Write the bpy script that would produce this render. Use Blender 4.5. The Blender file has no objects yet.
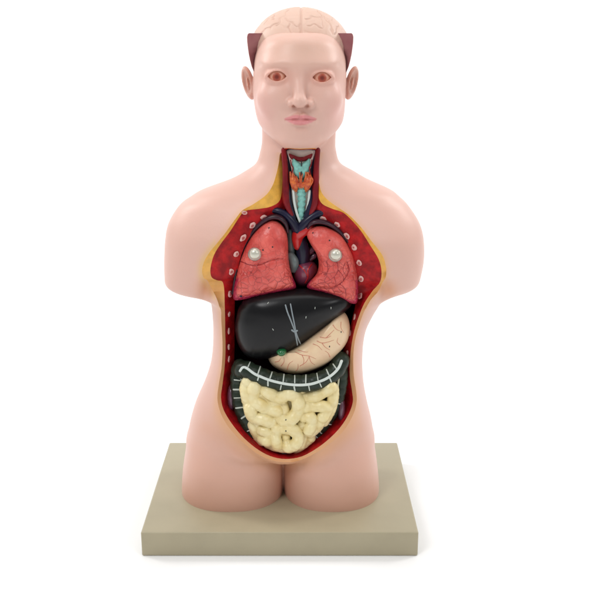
import bpy, bmesh, math, random
import numpy as np
from mathutils import Vector, noise
from mathutils.bvhtree import BVHTree
random.seed(4); np.random.seed(4)
C = bpy.context.scene.collection
# ---------------------------------------------------------------- camera model (shared by the tracing helper)
CF, CP, CD, CH, CX = 904.58, 0.284132, 1.15531, 0.685817, 0.029246
cp_, sp_ = math.cos(CP), math.sin(CP)
def P(px, py, Y):
    """point of the traced outline (600 px tracing units) standing at world depth Y"""
    px = np.asarray(px, float); py = np.asarray(py, float)
    u = (px-300)/CF; v = (300-py)/CF
    dy = cp_+v*sp_; dz = -sp_+v*cp_
    t = (Y+CD)/dy
    return np.stack([CX+t*u, np.broadcast_to(Y, np.shape(t*u)), CH+t*dz], -1)
def V(px, py, Y): return Vector(P(px, py, Y).tolist())
def unproj(x, y, z):
    X = x-CX; Y = y+CD; Z = z-CH
    d = Y*cp_-Z*sp_; u = Y*sp_+Z*cp_
    return 300+CF*X/d, 300-CF*u/d
RAY0 = Vector((CX, -CD, CH))
def ray(bvh, px, py):
    d = (V(px, py, 0.2)-RAY0).normalized()
    return bvh.ray_cast(RAY0, d)

# ---------------------------------------------------------------- materials
def srgb(r, g, b):
    f = lambda c: (c/255/12.92) if c/255 <= .04045 else ((c/255+.055)/1.055)**2.4
    return (f(r), f(g), f(b))
def mat(name, col, rough=.4, coat=0, sss=0, bump=0, bscale=200, var=0, vscale=30, col2=None, metal=0, spec=.5):
    m = bpy.data.materials.new(name); m.use_nodes = True
    nt = m.node_tree; b = nt.nodes['Principled BSDF']
    b.inputs['Base Color'].default_value = (*col, 1)
    b.inputs['Roughness'].default_value = rough
    b.inputs['Coat Weight'].default_value = coat
    b.inputs['Coat Roughness'].default_value = .15
    b.inputs['Metallic'].default_value = metal
    b.inputs['Specular IOR Level'].default_value = spec
    if sss:
        b.inputs['Subsurface Weight'].default_value = sss
        b.inputs['Subsurface Radius'].default_value = (1, .45, .3)
        b.inputs['Subsurface Scale'].default_value = .008
    tc = nt.nodes.new('ShaderNodeTexCoord')
    if var or col2:
        n = nt.nodes.new('ShaderNodeTexNoise'); n.inputs['Scale'].default_value = vscale; n.inputs['Detail'].default_value = 4
        nt.links.new(tc.outputs['Object'], n.inputs['Vector'])
        r = nt.nodes.new('ShaderNodeValToRGB')
        c2 = col2 or tuple(c*(1-var) for c in col)
        r.color_ramp.elements[0].position = .35; r.color_ramp.elements[1].position = .65
        r.color_ramp.elements[0].color = (*c2, 1); r.color_ramp.elements[1].color = (*col, 1)
        nt.links.new(n.outputs['Fac'], r.inputs[0]); nt.links.new(r.outputs[0], b.inputs['Base Color'])
    if bump:
        n = nt.nodes.new('ShaderNodeTexNoise'); n.inputs['Scale'].default_value = bscale; n.inputs['Detail'].default_value = 3
        nt.links.new(tc.outputs['Object'], n.inputs['Vector'])
        bp = nt.nodes.new('ShaderNodeBump'); bp.inputs['Strength'].default_value = bump; bp.inputs['Distance'].default_value = .001
        nt.links.new(n.outputs['Fac'], bp.inputs['Height']); nt.links.new(bp.outputs[0], b.inputs['Normal'])
    return m
def paint_mat(name, rough, sss, coat=0):
    m = mat(name, (.5,.5,.5), rough, coat=coat, sss=sss, bump=.12, bscale=350)
    a = m.node_tree.nodes.new('ShaderNodeAttribute'); a.attribute_name = 'paint'
    m.node_tree.links.new(a.outputs['Color'], m.node_tree.nodes['Principled BSDF'].inputs['Base Color'])
    return m
SKIN = np.array([.720, .450, .372]); ORANGE = np.array([.72, .33, .13])
M = {}
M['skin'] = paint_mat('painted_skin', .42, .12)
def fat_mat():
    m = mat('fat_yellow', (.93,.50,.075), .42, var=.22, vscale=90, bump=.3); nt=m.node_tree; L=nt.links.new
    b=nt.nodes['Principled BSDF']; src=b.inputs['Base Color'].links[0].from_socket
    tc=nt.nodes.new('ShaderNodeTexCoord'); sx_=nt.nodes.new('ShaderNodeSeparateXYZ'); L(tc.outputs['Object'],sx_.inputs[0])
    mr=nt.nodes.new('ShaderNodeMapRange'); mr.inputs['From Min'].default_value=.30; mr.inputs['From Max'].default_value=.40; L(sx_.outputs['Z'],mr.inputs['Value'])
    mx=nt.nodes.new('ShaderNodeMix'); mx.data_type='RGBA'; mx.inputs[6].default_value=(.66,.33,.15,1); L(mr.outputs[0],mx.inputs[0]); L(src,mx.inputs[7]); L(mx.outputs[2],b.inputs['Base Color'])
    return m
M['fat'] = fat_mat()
M['muscle'] = mat('muscle_red', (.50,.011,.013), .42, spec=.22, col2=(.25,.005,.008), vscale=85, bump=.6, bscale=260)
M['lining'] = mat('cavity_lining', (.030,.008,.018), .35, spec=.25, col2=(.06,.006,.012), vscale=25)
M['bone'] = mat('rib_bone', (.72,.42,.38), .4, bump=.2)
M['marrow'] = mat('rib_marrow', (.45,.10,.09), .5)
M['liver'] = mat('liver_black', (.006,.006,.007), .30, spec=.30, var=.3, vscale=12, bump=.10, bscale=60)
M['stomach'] = mat('stomach_cream', (.82,.62,.39), .38, coat=.2, sss=.06, col2=(.76,.52,.33), vscale=35, bump=.15, bscale=150)
M['vessel'] = mat('fine_vessel', (.60,.20,.13), .45)
M['bowel'] = mat('small_bowel_cream', (.86,.76,.44), .36, coat=.2, col2=(.80,.66,.32), vscale=70, bump=.15)
M['colon'] = mat('colon_dark_green', (.014,.022,.014), .35, spec=.3, col2=(.024,.038,.024), vscale=80, bump=.3)
M['white'] = mat('painted_white', (.66,.72,.68), .4, bump=.1)
M['offwhite'] = mat('painted_offwhite', (.55,.60,.54), .4, bump=.1)
M['bowelband'] = mat('taenia_pale', (.62,.62,.46), .4, bump=.1)
M['teal'] = mat('cartilage_teal', (.25,.60,.53), .4, var=.3, vscale=200)
M['thyroid'] = mat('thyroid_orange', (.72,.17,.03), .4, col2=(.45,.05,.02), vscale=230, bump=.4)
M['cream'] = mat('cream_pink', (.88,.70,.62), .4)
M['maroon'] = mat('maroon_muscle', (.15,.006,.012), .4, spec=.25, col2=(.25,.010,.014), vscale=60)
M['navy'] = mat('vein_navy', (.014,.014,.042), .3, spec=.35, var=.4, vscale=50)
M['red'] = mat('artery_red', (.50,.015,.015), .28, coat=.4)
M['heart'] = mat('heart_mauve', (.22,.045,.08), .3, coat=.3, col2=(.14,.03,.07), vscale=60)
M['greyblue'] = mat('airway_grey', (.14,.19,.19), .35, coat=.2)
M['purple'] = mat('pelvic_purple', (.13,.05,.085), .25, coat=.4, var=.3, vscale=40)
M['green'] = mat('gallbladder_green', (.008,.13,.035), .2, coat=.6)
M['grey'] = mat('ligament_grey', (.24,.28,.30), .3)
M['knob'] = mat('pearl_knob', (.66,.64,.54), .34, coat=.3, metal=.45)
M['steel'] = mat('knob_collar', (.42,.36,.32), .35, metal=.6)
M['dark'] = mat('ink_mark', (.02,.015,.02), .5)
M['plum'] = mat('skull_plum', (.30,.105,.125), .45, col2=(.38,.17,.18), vscale=30)
M['brain'] = paint_mat('brain_buff', .45, .1)
M['board'] = mat('board_khaki', (.41,.36,.24), .42, var=.07, vscale=14, bump=.08, bscale=500)
M['backdrop'] = mat('white_paper', (.92,.92,.92), .9)
# eye: reddish brown iris painted on a peach ball
def eye_mat():
    m = mat('eye_paint', (.6,.3,.2), .4, coat=.1); nt = m.node_tree; b = nt.nodes['Principled BSDF']
    tc = nt.nodes.new('ShaderNodeTexCoord')
    s = nt.nodes.new('ShaderNodeSeparateXYZ'); nt.links.new(tc.outputs['Object'], s.inputs[0])
    cx = nt.nodes.new('ShaderNodeCombineXYZ'); nt.links.new(s.outputs['X'], cx.inputs['X']); nt.links.new(s.outputs['Z'], cx.inputs['Z'])
    l = nt.nodes.new('ShaderNodeVectorMath'); l.operation = 'LENGTH'; nt.links.new(cx.outputs[0], l.inputs[0])
    mr = nt.nodes.new('ShaderNodeMapRange'); mr.inputs['From Max'].default_value = .012; nt.links.new(l.outputs['Value'], mr.inputs['Value'])
    r = nt.nodes.new('ShaderNodeValToRGB'); e = r.color_ramp.elements
    e[0].position = 0; e[0].color = (.16,.022,.012,1); e[1].position = 1; e[1].color = (.72,.36,.24,1)
    for p, c in ((.16,(.20,.03,.018,1)), (.30,(.36,.06,.03,1)), (.42,(.46,.11,.06,1)), (.54,(.74,.40,.29,1))):
        k = e.new(p); k.color = c
    nt.links.new(mr.outputs[0], r.inputs[0]); nt.links.new(r.outputs[0], b.inputs['Base Color'])
    return m
M['eye'] = eye_mat()
def lung_mat():
    m = mat('lung_red', (.5,.08,.07), .36, spec=.45, coat=.15, sss=.05); nt = m.node_tree; b = nt.nodes['Principled BSDF']
    L = nt.links.new; N = nt.nodes.new
    tc = N('ShaderNodeTexCoord')
    wn = N('ShaderNodeTexNoise'); wn.inputs['Scale'].default_value = 60; L(tc.outputs['Object'], wn.inputs['Vector'])
    mx = N('ShaderNodeMix'); mx.data_type = 'VECTOR'; mx.inputs[0].default_value = .012
    L(tc.outputs['Object'], mx.inputs[4]); L(wn.outputs['Color'], mx.inputs[5])
    vo = N('ShaderNodeTexVoronoi'); vo.feature = 'DISTANCE_TO_EDGE'; vo.inputs['Scale'].default_value = 112
    L(mx.outputs[1], vo.inputs['Vector'])
    line = N('ShaderNodeValToRGB'); line.color_ramp.elements[0].position = .0; line.color_ramp.elements[1].position = .075
    L(vo.outputs['Distance'], line.inputs[0])
    sp = N('ShaderNodeAttribute'); sp.attribute_name = 'lobe'      # how strongly the lobules are drawn
    inv = N('ShaderNodeMath'); inv.operation = 'SUBTRACT'; inv.inputs[0].default_value = 1; L(line.outputs[0], inv.inputs[1])
    fn=N('ShaderNodeTexNoise'); fn.inputs['Scale'].default_value=55; L(tc.outputs['Object'],fn.inputs['Vector'])
    fr=N('ShaderNodeMapRange'); fr.inputs['From Min'].default_value=.38; fr.inputs['From Max'].default_value=.62; fr.inputs['To Min'].default_value=.25; L(fn.outputs['Fac'],fr.inputs['Value'])
    fm=N('ShaderNodeMath'); fm.operation='MULTIPLY'; L(fr.outputs[0],fm.inputs[0]); L(sp.outputs['Fac'],fm.inputs[1])
    ml = N('ShaderNodeMath'); ml.operation = 'MULTIPLY'; L(inv.outputs[0], ml.inputs[0]); L(fm.outputs[0], ml.inputs[1])
    nz = N('ShaderNodeTexNoise'); nz.inputs['Scale'].default_value = 45; nz.inputs['Detail'].default_value = 5; L(tc.outputs['Object'], nz.inputs['Vector'])
    br = N('ShaderNodeValToRGB'); br.color_ramp.elements[0].position = .35; br.color_ramp.elements[1].position = .7
    br.color_ramp.elements[0].color = (.58,.060,.052,1); br.color_ramp.elements[1].color = (.82,.150,.120,1)
    L(nz.outputs['Fac'], br.inputs[0])
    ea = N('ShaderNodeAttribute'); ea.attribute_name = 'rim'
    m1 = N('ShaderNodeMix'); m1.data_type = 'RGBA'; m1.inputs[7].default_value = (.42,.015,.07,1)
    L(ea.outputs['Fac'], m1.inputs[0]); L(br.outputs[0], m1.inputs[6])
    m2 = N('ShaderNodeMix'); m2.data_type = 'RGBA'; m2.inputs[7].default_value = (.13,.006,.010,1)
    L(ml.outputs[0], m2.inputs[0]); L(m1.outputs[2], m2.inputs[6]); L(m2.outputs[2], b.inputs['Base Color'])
    vs_=N('ShaderNodeMapRange'); vs_.inputs['From Max'].default_value=.35; vs_.inputs['To Max'].default_value=1.6; L(vo.outputs['Distance'],vs_.inputs['Value'])
    vm=N('ShaderNodeMath'); vm.operation='MULTIPLY'; L(vs_.outputs[0],vm.inputs[0]); L(sp.outputs['Fac'],vm.inputs[1])
    hs = N('ShaderNodeMath'); hs.operation = 'ADD'; L(nz.outputs['Fac'], hs.inputs[0]); L(vm.outputs[0], hs.inputs[1])
    bp = N('ShaderNodeBump'); bp.inputs['Strength'].default_value = .8; bp.inputs['Distance'].default_value = .0012
    L(hs.outputs[0], bp.inputs['Height']); L(bp.outputs[0], b.inputs['Normal'])
    return m
M['lung'] = lung_mat()

# ---------------------------------------------------------------- object helpers
root = bpy.data.objects.new('anatomical_torso', None); C.objects.link(root)
root.location = (0, .15, 0)
root['label'] = 'pale pink plastic torso model with open chest showing its organs, fixed on a khaki board'
root['category'] = 'anatomical model'
INV = None
def link(name, me, m, parent=None, smooth=True, label=None):
    me.name = name
    o = bpy.data.objects.new(name, me); C.objects.link(o)
    if m is not None:
        me.materials.clear(); me.materials.append(m)
    if smooth: me.polygons.foreach_set('use_smooth', [True]*len(me.polygons))
    p = parent or root
    o.parent = p
    # meshes are built in world coordinates: keep them there
    off = Vector(p.get('_w', (0,0,0))) if p is not root else Vector(root.location)
    o.location = -off if p is root else (0,0,0)
    if label: o['label'] = label
    return o
def mesh(v, f):
    me = bpy.data.meshes.new('m'); me.from_pydata([tuple(map(float, a)) for a in v], [], [list(map(int, a)) for a in f]); me.update(); return me
def bvh_of(me):
    me.calc_loop_triangles()
    return BVHTree.FromPolygons([v.co.copy() for v in me.vertices], [tuple(p.vertices) for p in me.polygons])
def fix_normals(me):
    bm = bmesh.new(); bm.from_mesh(me); bmesh.ops.recalc_face_normals(bm, faces=bm.faces); bm.to_mesh(me); bm.free(); me.update(); return me
def crom(pts, n, closed=False):
    pts = np.array(pts, float); N = len(pts); out = []
    rng = range(N) if closed else range(N-1)
    for i in rng:
        if closed: a,b,c,d = pts[i-1], pts[i], pts[(i+1)%N], pts[(i+2)%N]
        else: a,b,c,d = pts[max(i-1,0)], pts[i], pts[i+1], pts[min(i+2,N-1)]
        for k in range(n):
            t = k/n
            out.append(.5*((2*b)+(c-a)*t+(2*a-5*b+4*c-d)*t*t+(3*b-a-3*c+d)*t**3))
    if not closed: out.append(pts[-1])
    return np.array(out)
def tube(pts, rad, seg=12, flat=1.0, cap=True):
    """tube along world points, radius scalar or list; flat squashes it in Y"""
    pts = [Vector(tuple(p)) for p in pts]; n = len(pts)
    r = rad if hasattr(rad, '__len__') else [rad]*n
    vs, fs = [], []
    for i, p in enumerate(pts):
        t = (pts[min(i+1,n-1)]-pts[max(i-1,0)]).normalized()
        yv = Vector((0,1,0)); s = t.cross(yv)
        if s.length < 1e-4: s = Vector((1,0,0))
        s.normalize(); w = s.cross(t).normalized()
        for k in range(seg):
            a = 2*math.pi*k/seg
            vs.append(p+s*math.cos(a)*r[i]+w*math.sin(a)*r[i]*flat)
    for i in range(n-1):
        for k in range(seg):
            a=i*seg+k; b=i*seg+(k+1)%seg
            fs.append((a,b,b+seg,a+seg))
    if cap:
        for i, d in ((0,-1),(n-1,1)):
            t = (pts[min(i+1,n-1)]-pts[max(i-1,0)]).normalized()*d
            base = i*seg; prev = base
            for lv in (.5,.8):
                st = len(vs); sc = math.sqrt(1-lv*lv)
                for k in range(seg): vs.append(pts[i]+(Vector(vs[base+k])-pts[i])*sc+t*r[i]*lv)
                for k in range(seg): fs.append((prev+k, prev+(k+1)%seg, st+(k+1)%seg, st+k))
                prev = st
            vs.append(pts[i]+t*r[i])
            for k in range(seg): fs.append((prev+k, prev+(k+1)%seg, len(vs)-1))
    return fix_normals(mesh(vs, fs))
def join(ms):
    v, f = [], []
    for m in ms:
        o = len(v); v += [x.co.copy() for x in m.vertices]; f += [[o+i for i in p.vertices] for p in m.polygons]
    return mesh(v, f)
def ball(c, r, sub=3):
    bm = bmesh.new(); bmesh.ops.create_icosphere(bm, subdivisions=sub, radius=1)
    for v in bm.verts: v.co = Vector((v.co.x*r[0]+c[0], v.co.y*r[1]+c[1], v.co.z*r[2]+c[2]))
    me = bpy.data.meshes.new('b'); bm.to_mesh(me); bm.free(); return me
def pillow(outline, Yf, Yb, centre, p=2.4, rings=40, n=8, bulge=None, attrs=False, q=None):
    """closed organ: traced outline at the depth Ymid, domed to Yf in front and Yb behind"""
    O = crom(outline, n, True); c = np.array(centre, float); K = len(O); Ym = Yf+(Yb-Yf)*.5 if q is None else q
    vs, fs, S = [], [], []
    def add(side, s):
        for o in O:
            xy = c+(o-c)*s
            dome = (1-s**p)**(1/p)
            if side < 0:
                y = Ym+(Yf-Ym)*dome
                if bulge: y += bulge(xy[0], xy[1], s)*dome
            else: y = Ym+(Yb-Ym)*dome
            vs.append(P(xy[0], xy[1], y)); S.append((xy[0],xy[1],s,side))
    sv = np.sin(np.linspace(.5*math.pi, .02, rings))
    rs = [(-1, s) for s in sv[::-1]]+[(1, s) for s in sv[1:][::1]]
    rs = [(-1, s) for s in sv[::-1]]+[(1, s) for s in sv[1:]]
    for side, s in rs: add(side, s)
    R = len(rs)
    for i in range(R-1):
        for k in range(K):
            a=i*K+k; b=i*K+(k+1)%K
            fs.append((a,b,b+K,a+K))
    fs.append(list(range(K))); fs.append([ (R-1)*K+k for k in range(K)][::-1])
    me = fix_normals(mesh(vs, fs))
    return (me, S) if attrs else me

# ---------------------------------------------------------------- implicit surfaces, meshed with surface nets
def smin(a, b, k): h = np.clip(.5+.5*(b-a)/k, 0, 1); return b*(1-h)+a*h-k*h*(1-h)
def smax(a, b, k): return -smin(-a, -b, k)
def ell(x, y, z, c, r):
    X=(x-c[0])/r[0]; Y=(y-c[1])/r[1]; Z=(z-c[2])/r[2]
    k0=np.sqrt(X*X+Y*Y+Z*Z)+1e-6; k1=np.sqrt((X/r[0])**2+(Y/r[1])**2+(Z/r[2])**2)+1e-6
    return k0*(k0-1)/k1
def caps(x, y, z, a, b, ra, rb, fy=1.0):
    a=np.array(a); b=np.array(b); d=b-a; L=(d*d).sum()
    px=x-a[0]; py=y-a[1]; pz=z-a[2]
    h=np.clip((px*d[0]+py*d[1]+pz*d[2])/L,0,1)
    return np.sqrt((px-d[0]*h)**2+((py-d[1]*h)/fy)**2+(pz-d[2]*h)**2)-(ra+(rb-ra)*h)
def surf_net(f, xs, ys, zs, coarse=4, iters=5, relax=.5):
    nx,ny,nz=len(xs),len(ys),len(zs)
    hmax=max(xs[1]-xs[0], ys[1]-ys[0], np.diff(zs).max()); 
    ix=np.arange(0,nx,coarse); iy=np.arange(0,ny,coarse); iz=np.arange(0,nz,coarse)
    off=coarse//2
    cx=xs[np.minimum(ix+off,nx-1)]; cy=ys[np.minimum(iy+off,ny-1)]; cz=zs[np.minimum(iz+off,nz-1)]
    Xc,Yc,Zc=np.meshgrid(cx,cy,cz,indexing='ij')
    Fc=f(Xc.ravel(),Yc.ravel(),Zc.ravel()).reshape(Xc.shape)
    F=np.repeat(np.repeat(np.repeat(Fc,coarse,0),coarse,1),coarse,2)[:nx,:ny,:nz].astype(np.float32).copy()
    msk=np.abs(F)<coarse*hmax*1.3
    I=np.argwhere(msk)
    vals=np.empty(len(I),np.float32)
    for s in range(0,len(I),1000000):
        J=I[s:s+1000000]; vals[s:s+1000000]=f(xs[J[:,0]],ys[J[:,1]],zs[J[:,2]])
    F[msk]=vals
    S=F<0
    cells=np.zeros((nx-1,ny-1,nz-1),np.int8)
    for a in (0,1):
        for b in (0,1):
            for c in (0,1): cells+=S[a:nx-1+a,b:ny-1+b,c:nz-1+c]
    act=(cells>0)&(cells<8)
    A=np.argwhere(act); idx=-np.ones(act.shape,np.int64); idx[act]=np.arange(len(A))
    v=np.stack([(xs[A[:,0]]+xs[A[:,0]+1])/2,(ys[A[:,1]]+ys[A[:,1]+1])/2,(zs[A[:,2]]+zs[A[:,2]+1])/2],1)
    Q=[]
    def quads(ax):
        s=[slice(None)]*3; t=[slice(None)]*3; s[ax]=slice(0,-1); t[ax]=slice(1,None)
        D=S[tuple(s)]!=S[tuple(t)]; E=np.argwhere(D); o=[a for a in range(3) if a!=ax]
        dims=np.array(act.shape)
        ok=(E[:,o[0]]>0)&(E[:,o[0]]<dims[o[0]])&(E[:,o[1]]>0)&(E[:,o[1]]<dims[o[1]])
        E=E[ok]; inside=S[E[:,0],E[:,1],E[:,2]]
        def at(d0,d1):
            G=E.copy(); G[:,o[0]]-=d0; G[:,o[1]]-=d1; return idx[G[:,0],G[:,1],G[:,2]]
        q=np.stack([at(0,0),at(1,0),at(1,1),at(0,1)],1)
        flip=inside if ax!=1 else ~inside
        q[~flip]=q[~flip][:,::-1]
        Q.append(q)
    for ax in range(3): quads(ax)
    q=np.concatenate(Q)
    e=np.concatenate([q[:,[0,1]],q[:,[1,2]],q[:,[2,3]],q[:,[3,0]]])
    e=np.concatenate([e,e[:,::-1]]); deg=np.bincount(e[:,0],minlength=len(v)).astype(float)
    for it in range(iters):
        w=relax
        m=np.stack([np.bincount(e[:,0],weights=v[e[:,1],k],minlength=len(v)) for k in range(3)],1)/np.maximum(deg,1)[:,None]
        v=v+(m-v)*w
        for _ in range(2):
            ep=hmax*.3
            f0=f(v[:,0],v[:,1],v[:,2])
            g=np.stack([f(v[:,0]+ep,v[:,1],v[:,2])-f(v[:,0]-ep,v[:,1],v[:,2]),
                        f(v[:,0],v[:,1]+ep,v[:,2])-f(v[:,0],v[:,1]-ep,v[:,2]),
                        f(v[:,0],v[:,1],v[:,2]+ep)-f(v[:,0],v[:,1],v[:,2]-ep)],1)/(2*ep)
            g2=np.maximum((g*g).sum(1),.05)
            st=np.clip(f0/g2,-hmax,hmax) if False else f0/g2
            d=g*st[:,None]; ln=np.linalg.norm(d,axis=1); d*=np.minimum(1,hmax/np.maximum(ln,1e-9))[:,None]
            v=v-d
    return v,q
def np_mesh(v, q):
    me = bpy.data.meshes.new('n')
    me.vertices.add(len(v)); me.vertices.foreach_set('co', np.ascontiguousarray(v, np.float32).ravel())
    me.loops.add(q.size); me.loops.foreach_set('vertex_index', q.ravel().astype(np.int32))
    me.polygons.add(len(q)); me.polygons.foreach_set('loop_start', np.arange(0,q.size,4,dtype=np.int32))
    me.update(calc_edges=True); me.validate()
    return me
def loft(rows, yc_default=.14):
    """rows: (py, xl, xr, yf, yb, n) -> function of world z"""
    T=[]
    for py,xl,xr,yf,yb,n in rows:
        yc=(yf+yb)/2; a=P(xl,py,yc); b=P(xr,py,yc)
        T.append((a[2],(a[0]+b[0])/2,(b[0]-a[0])/2,yc,(yb-yf)/2,n))
    T=np.array(T); D=crom(T,8); D=D[np.argsort(D[:,0])]
    def g(x,y,z):
        c=np.interp(z,D[:,0],D[:,1]); hw=np.interp(z,D[:,0],D[:,2]); yc=np.interp(z,D[:,0],D[:,3]); hd=np.interp(z,D[:,0],D[:,4]); n=np.interp(z,D[:,0],D[:,5])
        hw=np.maximum(hw,.002); hd=np.maximum(hd,.002)
        X=np.abs(x-c)/hw; Y=np.abs(y-yc)/hd
        r=(X**n+Y**n+1e-9)**(1/n)
        k=(X*X+Y*Y+1e-9); s=np.sqrt(k/((X/hw)**2+(Y/hd)**2+1e-9))   # local radius
        return (r-1)*np.minimum(s,.09)
    return g, D[0,0], D[-1,0]
#            py    xl    xr    yf    yb   n
NECKSH = [(118,262,336,.098,.168,2.1),(128,262,336,.096,.168,2.1),(140,262,335.5,.094,.170,2.1),(150,260.5,336,.089,.174,2.1),(163,256,340.5,.084,.182,2.1),
          (172,244,355,.080,.196,2.1),(180,229,369,.076,.202,2.1),(190,202,391,.070,.210,2.15),(197,190,400,.066,.214,2.2),(205,179.5,408,.062,.218,2.25),
          (221,169.5,418.5,.055,.224,2.35),(237,166,423,.050,.226,2.4),(259,164.8,423.3,.052,.224,2.4),(281,165.3,418.8,.060,.218,2.4),(292,167.5,413.5,.065,.214,2.4),(310,172,405,.070,.208,2.4)]
TRUNK = [(196,225,365,.066,.215,2.2),(215,212,378,.055,.222,2.3),(240,207,382,.047,.228,2.4),(270,208,384,.044,.228,2.4),(290,210,383,.046,.226,2.35),
         (300,211.5,380,.048,.224,2.3),(312,212.8,373,.050,.222,2.3),(327,213.6,366,.053,.220,2.3),(343,213.3,363,.055,.219,2.3),(359,211.5,362.2,.055,.219,2.3),
         (372,208,362.6,.054,.221,2.3),(385,203,364,.052,.225,2.3),(401,196,367,.050,.230,2.3),(420,190.5,371.5,.050,.236,2.35),(440,187.5,374,.053,.240,2.4),
         (455,186.8,374.5,.066,.240,2.4),(468,190,372,.086,.236,2.4),(485,195,368,.11,.225,2.4)]
THIGH_L = [(425,191,284,.072,.225,2.3),(440,187.5,285.6,.062,.225,2.3),(455,185,285.4,.057,.223,2.3),(470,183.2,284.8,.057,.222,2.3),(485,182.6,283.6,.058,.220,2.3),(497,183.8,282.0,.061,.218,2.3),(508,187,278.5,.066,.214,2.3)]
THIGH_R = [(425,283,370,.072,.225,2.3),(440,281.6,373.6,.062,.225,2.3),(455,281.8,376,.057,.223,2.3),(470,282.4,377.8,.057,.222,2.3),(485,283.8,378.6,.058,.220,2.3),(497,285.4,377.4,.061,.218,2.3),(508,289,374.5,.066,.214,2.3)]
#  head
HEADR = [(16,297,303,.10,.13,2),(20,288,312,.084,.145,2.1),(26,277,323,.070,.158,2.1),(34,267.5,332,.059,.168,2.1),(46,259,341,.051,.178,2.15),(58,255,345.3,.0475,.186,2.2),(70,253.6,346.4,.0475,.190,2.2),
         (82,253.3,346,.0500,.190,2.2),(93,253.3,345.4,.0505,.188,2.15),(105,254.5,345,.0490,.176,2.0),(115,256.3,344,.0480,.180,1.95),(123,259,341.8,.0475,.174,1.95),
         (131,264.5,336.3,.0480,.160,1.9),(138,271.8,328.8,.0498,.142,1.95),(144,279.5,321.5,.0575,.137,2.1),(149,286,315,.068,.130,2.1),(152,295,305,.083,.12,2)]
gU,_,_=loft(NECKSH); gT,_,_=loft(TRUNK); gL,_,_=loft(THIGH_L); gR,_,_=loft(THIGH_R); gH,hz0,hz1=loft(HEADR)
ZARM = P(200,302.5,.080)[2]; ZTR=P(280,466,.06)[2]; ZCUT = P(300,33,.11)[2]; ZCH=P(300,158,.1)[2]
def w(px,py,Y): return P(px,py,Y)
def body_f(x,y,z):
    f=np.full(np.shape(x), 1.0)
    x=np.asarray(x,float); y=np.asarray(y,float); z=np.asarray(z,float)
    u=gU(x,y,z)
    u=smax(u, ZARM-z, .019)
    t=gT(x,y,z); t=smax(t, ZTR-z, .018); t=smax(t, z-P(300,196,.14)[2], .02)
    # armpit notches
    f=smin(u,t,.018)
    th=smin(gL(x,y,z),gR(x,y,z),.0025); th=smax(th, z-P(280,425,.14)[2], .03)
    th=smin(th,ell(x,y,z,w(283.7,470,.170),(.030,.040,.075)),.006)
    f=smin(f,th,.009)
    for s_,px,qx in ((-1,205.5,198),(1,387,393.5)):
        f=smax(f,-ell(x,y,z,w(px,296,.048),(.0095,.036,.020)),.014)
        f=smax(f,-caps(x,y,z,w(px,290,.050),w(qx,244,.038),.0040,.0010),.022)
    # groin folds and the crease between the thighs
    for a_,b_ in (((205,424),(268,470)),((360,422),(300,470))):
        f=smax(f,-caps(x,y,z,w(a_[0],a_[1],.050),w(b_[0],b_[1],.055),.0015,.0045),.016)
    # groin creases between belly and thighs
    m=z>ZCH-.02
    if m.any():
        h=head_f(x[m],y[m],z[m]); u2=np.maximum(u[m], z[m]-P(300,122,.14)[2]); 
        f[m]=smin(np.minimum(u2, 1), h, .008) if True else f[m]
    f=np.maximum(f, -.003-z)
    return f
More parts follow.
